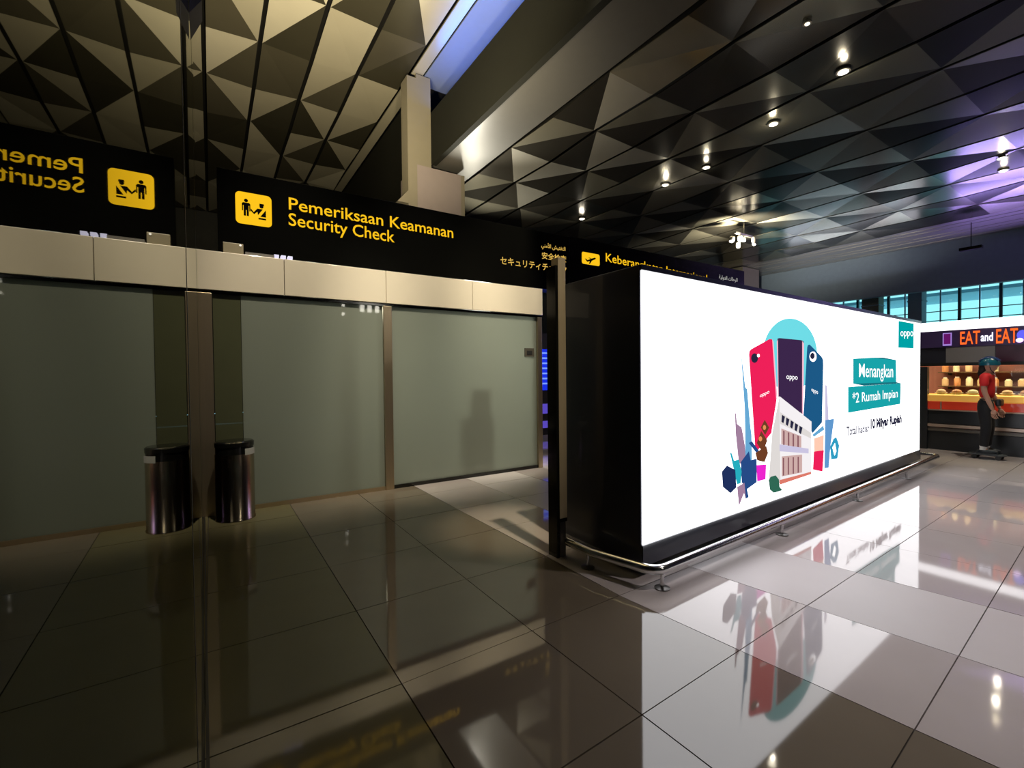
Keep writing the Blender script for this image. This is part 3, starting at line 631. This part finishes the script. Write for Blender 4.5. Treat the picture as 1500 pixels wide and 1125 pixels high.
shell = struct(MB().box(13.6, 13.7, Y0, Y1, 0, 2.3).build('wall_shop', mat('shop_wall', (.30, .10, .08), .6, noise=.3, nscale=2)))
struct(MB().box(SX + .3, 13.6, Y0, Y1, 2.02, 2.06).build('ceiling_shop', M_cdark))
hd = thing('shop_sign', 'dark shop fascia with glowing orange EAT and EAT letters', 'sign', (12, 2.6, 1.64))
MB().box(SX, SX + .3, Y0, Y1, 1.64, 1.70).build('lintel', M_blackm, hd); MB().box(SX + .02, SX + .3, Y0, Y1, 1.70, 2.0).build('lower_board', mat('fascia_navy', (.018, .02, .035), .4, noise=.1), hd)
MB().box(SX + .005, SX + .02, 2.27, 2.94, 1.70, 1.995).build('grey_board', mat('board_grey', (.22, .21, .22), .5, noise=.05), hd); MB().box(SX + .005, SX + .02, 1.2, 2.26, 1.70, 1.995).build('wine_board', mat('board_wine', (.06, .012, .035), .4, noise=.1), hd)
MB().box(SX, SX + .3, Y0, Y1, 2.0, 2.325).build('sign_band', mat('fascia_purple', (.06, .035, .14), .4, noise=.1), hd)
MB().box(SX + .02, SX + .07, Y0, Y1, 2.328, 2.50).build('light_band', emat('light_band', (1, .98, 1.0), 2.5), hd)
ORG = emat('neon_orange', (1.0, .13, .02), 1.3); XF = SX - .012
def sqx(y0, y1, z0, z1): return [(XF, y0, z0), (XF, y1, z0), (XF, y1, z1), (XF, y0, z1)]
text_on('lettering', 'EAT', sqx(2.735, 2.465, 2.04, 2.285), ORG, hd, .012); text_on('lettering', 'EAT', sqx(2.255, 1.985, 2.03, 2.29), ORG, hd, .012)
text_on('lettering', 'and', sqx(2.455, 2.295, 2.08, 2.24), emat('neon_white', (.9, .9, 1.0), 1.6), hd, .02)
lgm = MB(); lgm.add([(XF, 2.985, 2.03), (XF, 2.855, 2.03), (XF, 2.855, 2.275), (XF, 2.985, 2.275)], [(0, 1, 2, 3)], 0); lgm.add([(XF - .003, 2.97, 2.06), (XF - .003, 2.87, 2.06), (XF - .003, 2.87, 2.26), (XF - .003, 2.97, 2.26)], [(0, 1, 2, 3)], 1)
lgm.build('logo_plate', [emat('logo_lilac', (.42, .25, .75), .9), emat('logo_plum', (.16, .01, .16), .8)], hd)
text_on('lettering', 'b', sqx(2.95, 2.89, 2.085, 2.235), emat('logo_magenta', (.65, .03, .45), 1.0), hd, .02)
MB().ball((XF, 1.93, 2.16), .02, .07, .09, 12).build('neon_dot', emat('neon_blue', (.12, .12, .9), 1.2), hd)
MB().ball((XF - .02, 1.96, 2.07), .015, .05, .04, 10).build('neon_dot', emat('neon_pink', (.9, .6, 1.0), 2.0), hd)
area('shop_light', (12.7, 3.0, 1.98), (12.7, 3.0, 0), 6.5, .5, 150, (1.0, .72, .45))
# goods in the display
rnd = random.Random(5)
M_food = [mat('food_%d' % k, c, .5, noise=.2, nscale=20) for k, c in enumerate(((.75, .5, .3), (.6, .25, .1), (.85, .72, .5), (.35, .08, .04)))]
lab = ['white plate heaped with food, first from the shop upright', 'white plate heaped with food, second from the shop upright', 'white plate heaped with food, third from the shop upright', 'white plate heaped with food, beside the person in red', 'white plate heaped with food, past the person in red', 'white plate heaped with food, at the right picture edge']
for k in range(6):
    yy = 3.08 - .23 * k; c = (12.25, yy, 1.083)
    t = thing('plate_of_food', lab[k], 'food', c, 'plates on the food counter')
    MB().lathe([(.05, 0), (.1, .03), (.098, .034), (.05, .008)], c, 18).build('plate', M_white, t, True)
    MB().ball((c[0], c[1], c[2] + .05), .075, .075, .05, 10).build('food_heap', M_food[k % 4], t, True)
for z, lb in ((1.2, 'lower dark shelf on the red wall behind the food counter'), (1.5, 'upper dark shelf on the red wall behind the food counter')):
    sh = thing('display_shelf', lb, 'shelf', (13.45, 2.5, z), 'shelves behind the food counter')
    MB().box(13.3, 13.6, 1.6, 3.4, z, z + .02).build('board', mat('shelf_wood', (.12, .06, .03), .4, noise=.2), sh)
    for yy in (1.75, 3.25): MB().box(13.4, 13.6, yy - .01, yy + .01, z - .05, z).build('bracket', M_blackm, sh)
n = 0
ords = ['first', 'second', 'third', 'fourth', 'fifth', 'sixth', 'seventh']
for row, (z, cnt) in enumerate(((1.22, 7), (1.52, 5))):
    for k in range(cnt):
        yy = 3.32 - .19 * k - .02 * rnd.random(); c = (13.42, yy, z); h = rnd.uniform(.14, .2)
        t = thing('jar', '%s pale jar from the left on the %s shelf behind the counter' % (ords[k], ('lower', 'upper')[row]), 'jar', c, 'jars behind the food counter')
        MB().lathe([(.05, 0), (.055, .02), (.055, h * .75), (.03, h * .9)], c, 12).build('body', M_food[(k + row) % 3], t, True); MB().lathe([(.034, h * .9), (.034, h)], c, 12).build('lid', M_white, t, True)
t = thing('pendant_lamp', 'small dark pendant lamp hanging over the food counter', 'lamp', (12.7, 2.55, 1.5))
MB().lathe([(.09, 0), (.085, .04), (.02, .1)], (12.7, 2.55, 1.5), 16).build('shade', M_black, t, True); MB().lathe([(.006, 0), (.006, .42)], (12.7, 2.55, 1.6), 6).build('cord', M_black, t); MB().ball((12.7, 2.55, 1.5), .04, .04, .04, 10).build('bulb', emat('pendant_bulb', (1, .7, .5), 5), t)

# ------------------------------------------------------------------ person in a red shirt riding a low board
PX, PY = 11.38, 2.26
t = thing('ride_on_board', 'low dark wheeled board under the feet of the person in red', 'board', (PX, PY, 0))
dk = []
for a in range(0, 360, 15): q = math.radians(a); dk.append((PX + .11 * math.cos(q), PY - .02 + (.14 if math.sin(q) > 0 else -.14) + .1 * math.sin(q)))
MB().prism(dk, .065, .09).build('deck', mat('board_grey_deck', (.10, .12, .13), .35, noise=.15), t, bevel=.006)
for yy in (PY + .13, PY - .17):
    MB().box(PX - .09, PX + .09, yy - .02, yy + .02, .045, .065).build('truck', M_steel, t)
    for sx in (-.1, .1):
        wv = MB().lathe([(.034, -.02), (.036, 0), (.034, .02)], (0, 0, 0), 16).build('wheel', M_blackm, t, True); wv.data.transform(Matrix.Translation((PX + sx, yy, .036)) @ Matrix.Rotation(math.pi / 2, 4, 'Y'))
BZ = .09
def skin(name, V, E, m, parent, sub=2, extra=None):
    me = bpy.data.meshes.new(name); me.from_pydata([(PX + a, PY - b, BZ + c) for a, b, c, *_ in V], E, []); me.update()
    o = bpy.data.objects.new(name, me); COL.objects.link(o); o.modifiers.new('skin', 'SKIN')
    for k, v in enumerate(V): me.skin_vertices[0].data[k].radius = (v[3], v[4] if len(v) > 4 else v[3])
    me.skin_vertices[0].data[0].use_root = True
    s = o.modifiers.new('smooth', 'SUBSURF'); s.levels = sub; s.render_levels = sub
    dg = bpy.context.evaluated_depsgraph_get(); dg.update(); e = bpy.data.meshes.new_from_object(o.evaluated_get(dg))
    bpy.data.objects.remove(o); mb = extra or MB(); mb.add([v.co for v in e.vertices], [tuple(p.vertices) for p in e.polygons]); bpy.data.meshes.remove(e)
    ob = mb.build(name, m, parent, True); return ob
person = thing('person', 'person in red shirt, black trousers and blue helmet riding a low board', 'person', (PX, PY, BZ))
M_skin = mat('skin', (.50, .27, .19), .5, noise=.06); M_shirt = mat('shirt_red', (.72, .015, .02), .7, noise=.1, nscale=12, bump=.2); M_trou = mat('trousers_black', (.010, .011, .016), .8, noise=.2, nscale=10, bump=.2)
hx = MB(); hz_ = BZ + 1.545
def w(a, b, c): return (PX + a, PY - b, BZ + c)
hx.ball(w(0, .045, 1.535), .072, .092, .118, 18)
hx.add([w(-.014, .13, 1.52), w(.014, .13, 1.52), w(0, .165, 1.518), w(0, .132, 1.56)], [(0, 1, 2), (0, 2, 3), (1, 3, 2), (0, 3, 1)])
for sx in (-1, 1):
    hx.ball(w(sx * .074, .03, 1.53), .012, .022, .034, 8)
    # hand: palm and five fingers, relaxed
    hx.ball(w(sx * .225, .135, .735), .02, .04, .05, 10)
    for k, (df, ln) in enumerate(((.032, .06), (.012, .072), (-.008, .068), (-.027, .054))):
        hx.tube([w(sx * .225, .135 + df, .70), w(sx * .222, .14 + df, .70 - ln * .55), w(sx * .21, .15 + df, .70 - ln)], .0085, 6)
    hx.tube([w(sx * .215, .165, .745), w(sx * .205, .185, .72), w(sx * .20, .19, .69)], .010, 6)
V = [(0, 0, .90, .085, .08), (0, .01, 1.1, .085, .075), (0, .015, 1.27, .12, .095), (0, .01, 1.36, .09, .07), (0, .025, 1.43, .048, .05), (0, .035, 1.50, .05, .055)]
E = [(0, 1), (1, 2), (2, 3), (3, 4), (4, 5)]
for sx in (-1, 1):
    b = len(V); V += [(sx * .155, .0, 1.345, .052), (sx * .21, .01, 1.10, .042), (sx * .225, .09, .87, .034), (sx * .225, .125, .77, .024, .028)]
    E += [(3, b), (b, b + 1), (b + 1, b + 2), (b + 2, b + 3)]
    b = len(V); V += [(sx * .085, .0, .80, .07), (sx * .095, .025, .47, .058), (sx * .095, -.01, .28, .055), (sx * .095, -.01, .085, .036), (sx * .095, .06, .04, .034)]
    E += [(0, b), (b, b + 1), (b + 1, b + 2), (b + 2, b + 3), (b + 3, b + 4)]
skin('body', V, E, M_skin, person, 2, hx)
V = [(0, 0, .94, .135, .12), (0, .01, 1.12, .12, .105), (0, .015, 1.27, .14, .112), (0, .01, 1.37, .105, .085), (0, .02, 1.42, .06, .06)]; E = [(0, 1), (1, 2), (2, 3), (3, 4)]
for sx in (-1, 1):
    b = len(V); V += [(sx * .165, .0, 1.345, .07), (sx * .205, .01, 1.17, .066)]; E += [(3, b), (b, b + 1)]
skin('shirt', V, E, M_shirt, person)
V = [(0, -.01, .99, .12, .115), (0, -.02, .86, .135, .13)]; E = [(0, 1)]
for sx in (-1, 1):
    b = len(V); V += [(sx * .09, -.01, .76, .10), (sx * .095, .022, .47, .078), (sx * .095, -.005, .25, .07), (sx * .095, -.01, .11, .062)]; E += [(1, b), (b, b + 1), (b + 1, b + 2), (b + 2, b + 3)]
skin('trousers', V, E, M_trou, person)
hm = MB(); hc = w(0, .035, 1.565)
n_ = 18
for k in range(1):
    vs = []; fs = []; rings = 7
    for r in range(rings):
        a = math.pi * .56 * r / (rings - 1)
        for i in range(n_):
            b = 2 * math.pi * i / n_; vs.append((hc[0] + .105 * math.sin(a) * math.cos(b), hc[1] + .14 * math.sin(a) * math.sin(b), hc[2] + .125 * math.cos(a)))
    for r in range(rings - 1):
        for i in range(n_): j = (i + 1) % n_; fs.append((r * n_ + i, r * n_ + j, (r + 1) * n_ + j, (r + 1) * n_ + i))
    fs.append(tuple(range((rings - 1) * n_, rings * n_)))
    hm.add(vs, fs)
helm = hm.build('helmet', mat('helmet_teal', (.01, .12, .18), .25, noise=.3, nscale=8, coat=.5), person, True)
for k in (-1, 0, 1):
    pts = [(hc[0] + .05 * k, hc[1] + .143 * math.cos(a), hc[2] + .128 * math.sin(a) * (1 - .1 * abs(k))) for a in [math.radians(d) for d in (25, 50, 75, 100, 125, 150)]]
    MB().tube(pts, .012, 6).build('rib', mat('helmet_blue', (.02, .06, .2), .3, noise=.1), helm)
MB().tube([w(.07, .04, 1.56), w(.06, .06, 1.47), w(0, .09, 1.405), w(-.06, .06, 1.47), w(-.07, .04, 1.56)], .007, 6).build('chin_strap', M_blackm, helm)
MB().ball(w(0, -.045, 1.49), .065, .06, .10, 14).ball(w(0, -.075, 1.41), .04, .04, .09, 12).build('hair', mat('hair_dark', (.012, .009, .008), .6, noise=.3, nscale=30), person, True)
fc = MB()
for sx in (-1, 1): fc.ball(w(sx * .028, .125, 1.55), .011, .008, .006, 8)
fc.box(PX - .022, PX + .022, PY - .138, PY - .125, BZ + 1.468, BZ + 1.476); fc.build('face_features', mat('face_dark', (.08, .02, .02), .5), person)
for sx in (-1, 1):
    sm = MB(); sm.ball(w(sx * .095, .035, .045), .05, .14, .042, 14); sm.box(PX + sx * .095 - .045, PX + sx * .095 + .045, PY - .165, PY + .095, BZ + .001, BZ + .02)
    so = sm.build('shoe', mat('shoe_dark', (.02, .03, .04), .5, noise=.15), person, True)
    MB().lathe([(.05, .07), (.045, .10), (.05, .14)], w(sx * .095, -.015, 0), 14).build('sock', mat('sock_white', (.75, .75, .76), .8, noise=.05), so, True)
t = thing('waist_bag', 'black bag worn at the front of the person in red', 'bag', w(.05, .17, .85))
MB().box(PX - .12, PX + .1, PY - .2, PY - .125, BZ + .84, BZ + .96).build('pouch', M_blackm, t, bevel=.025); MB().tube([w(-.10, .12, .93), w(-.135, .04, .95), w(-.13, -.06, .96)], .012, 6).build('strap', M_blackm, t)
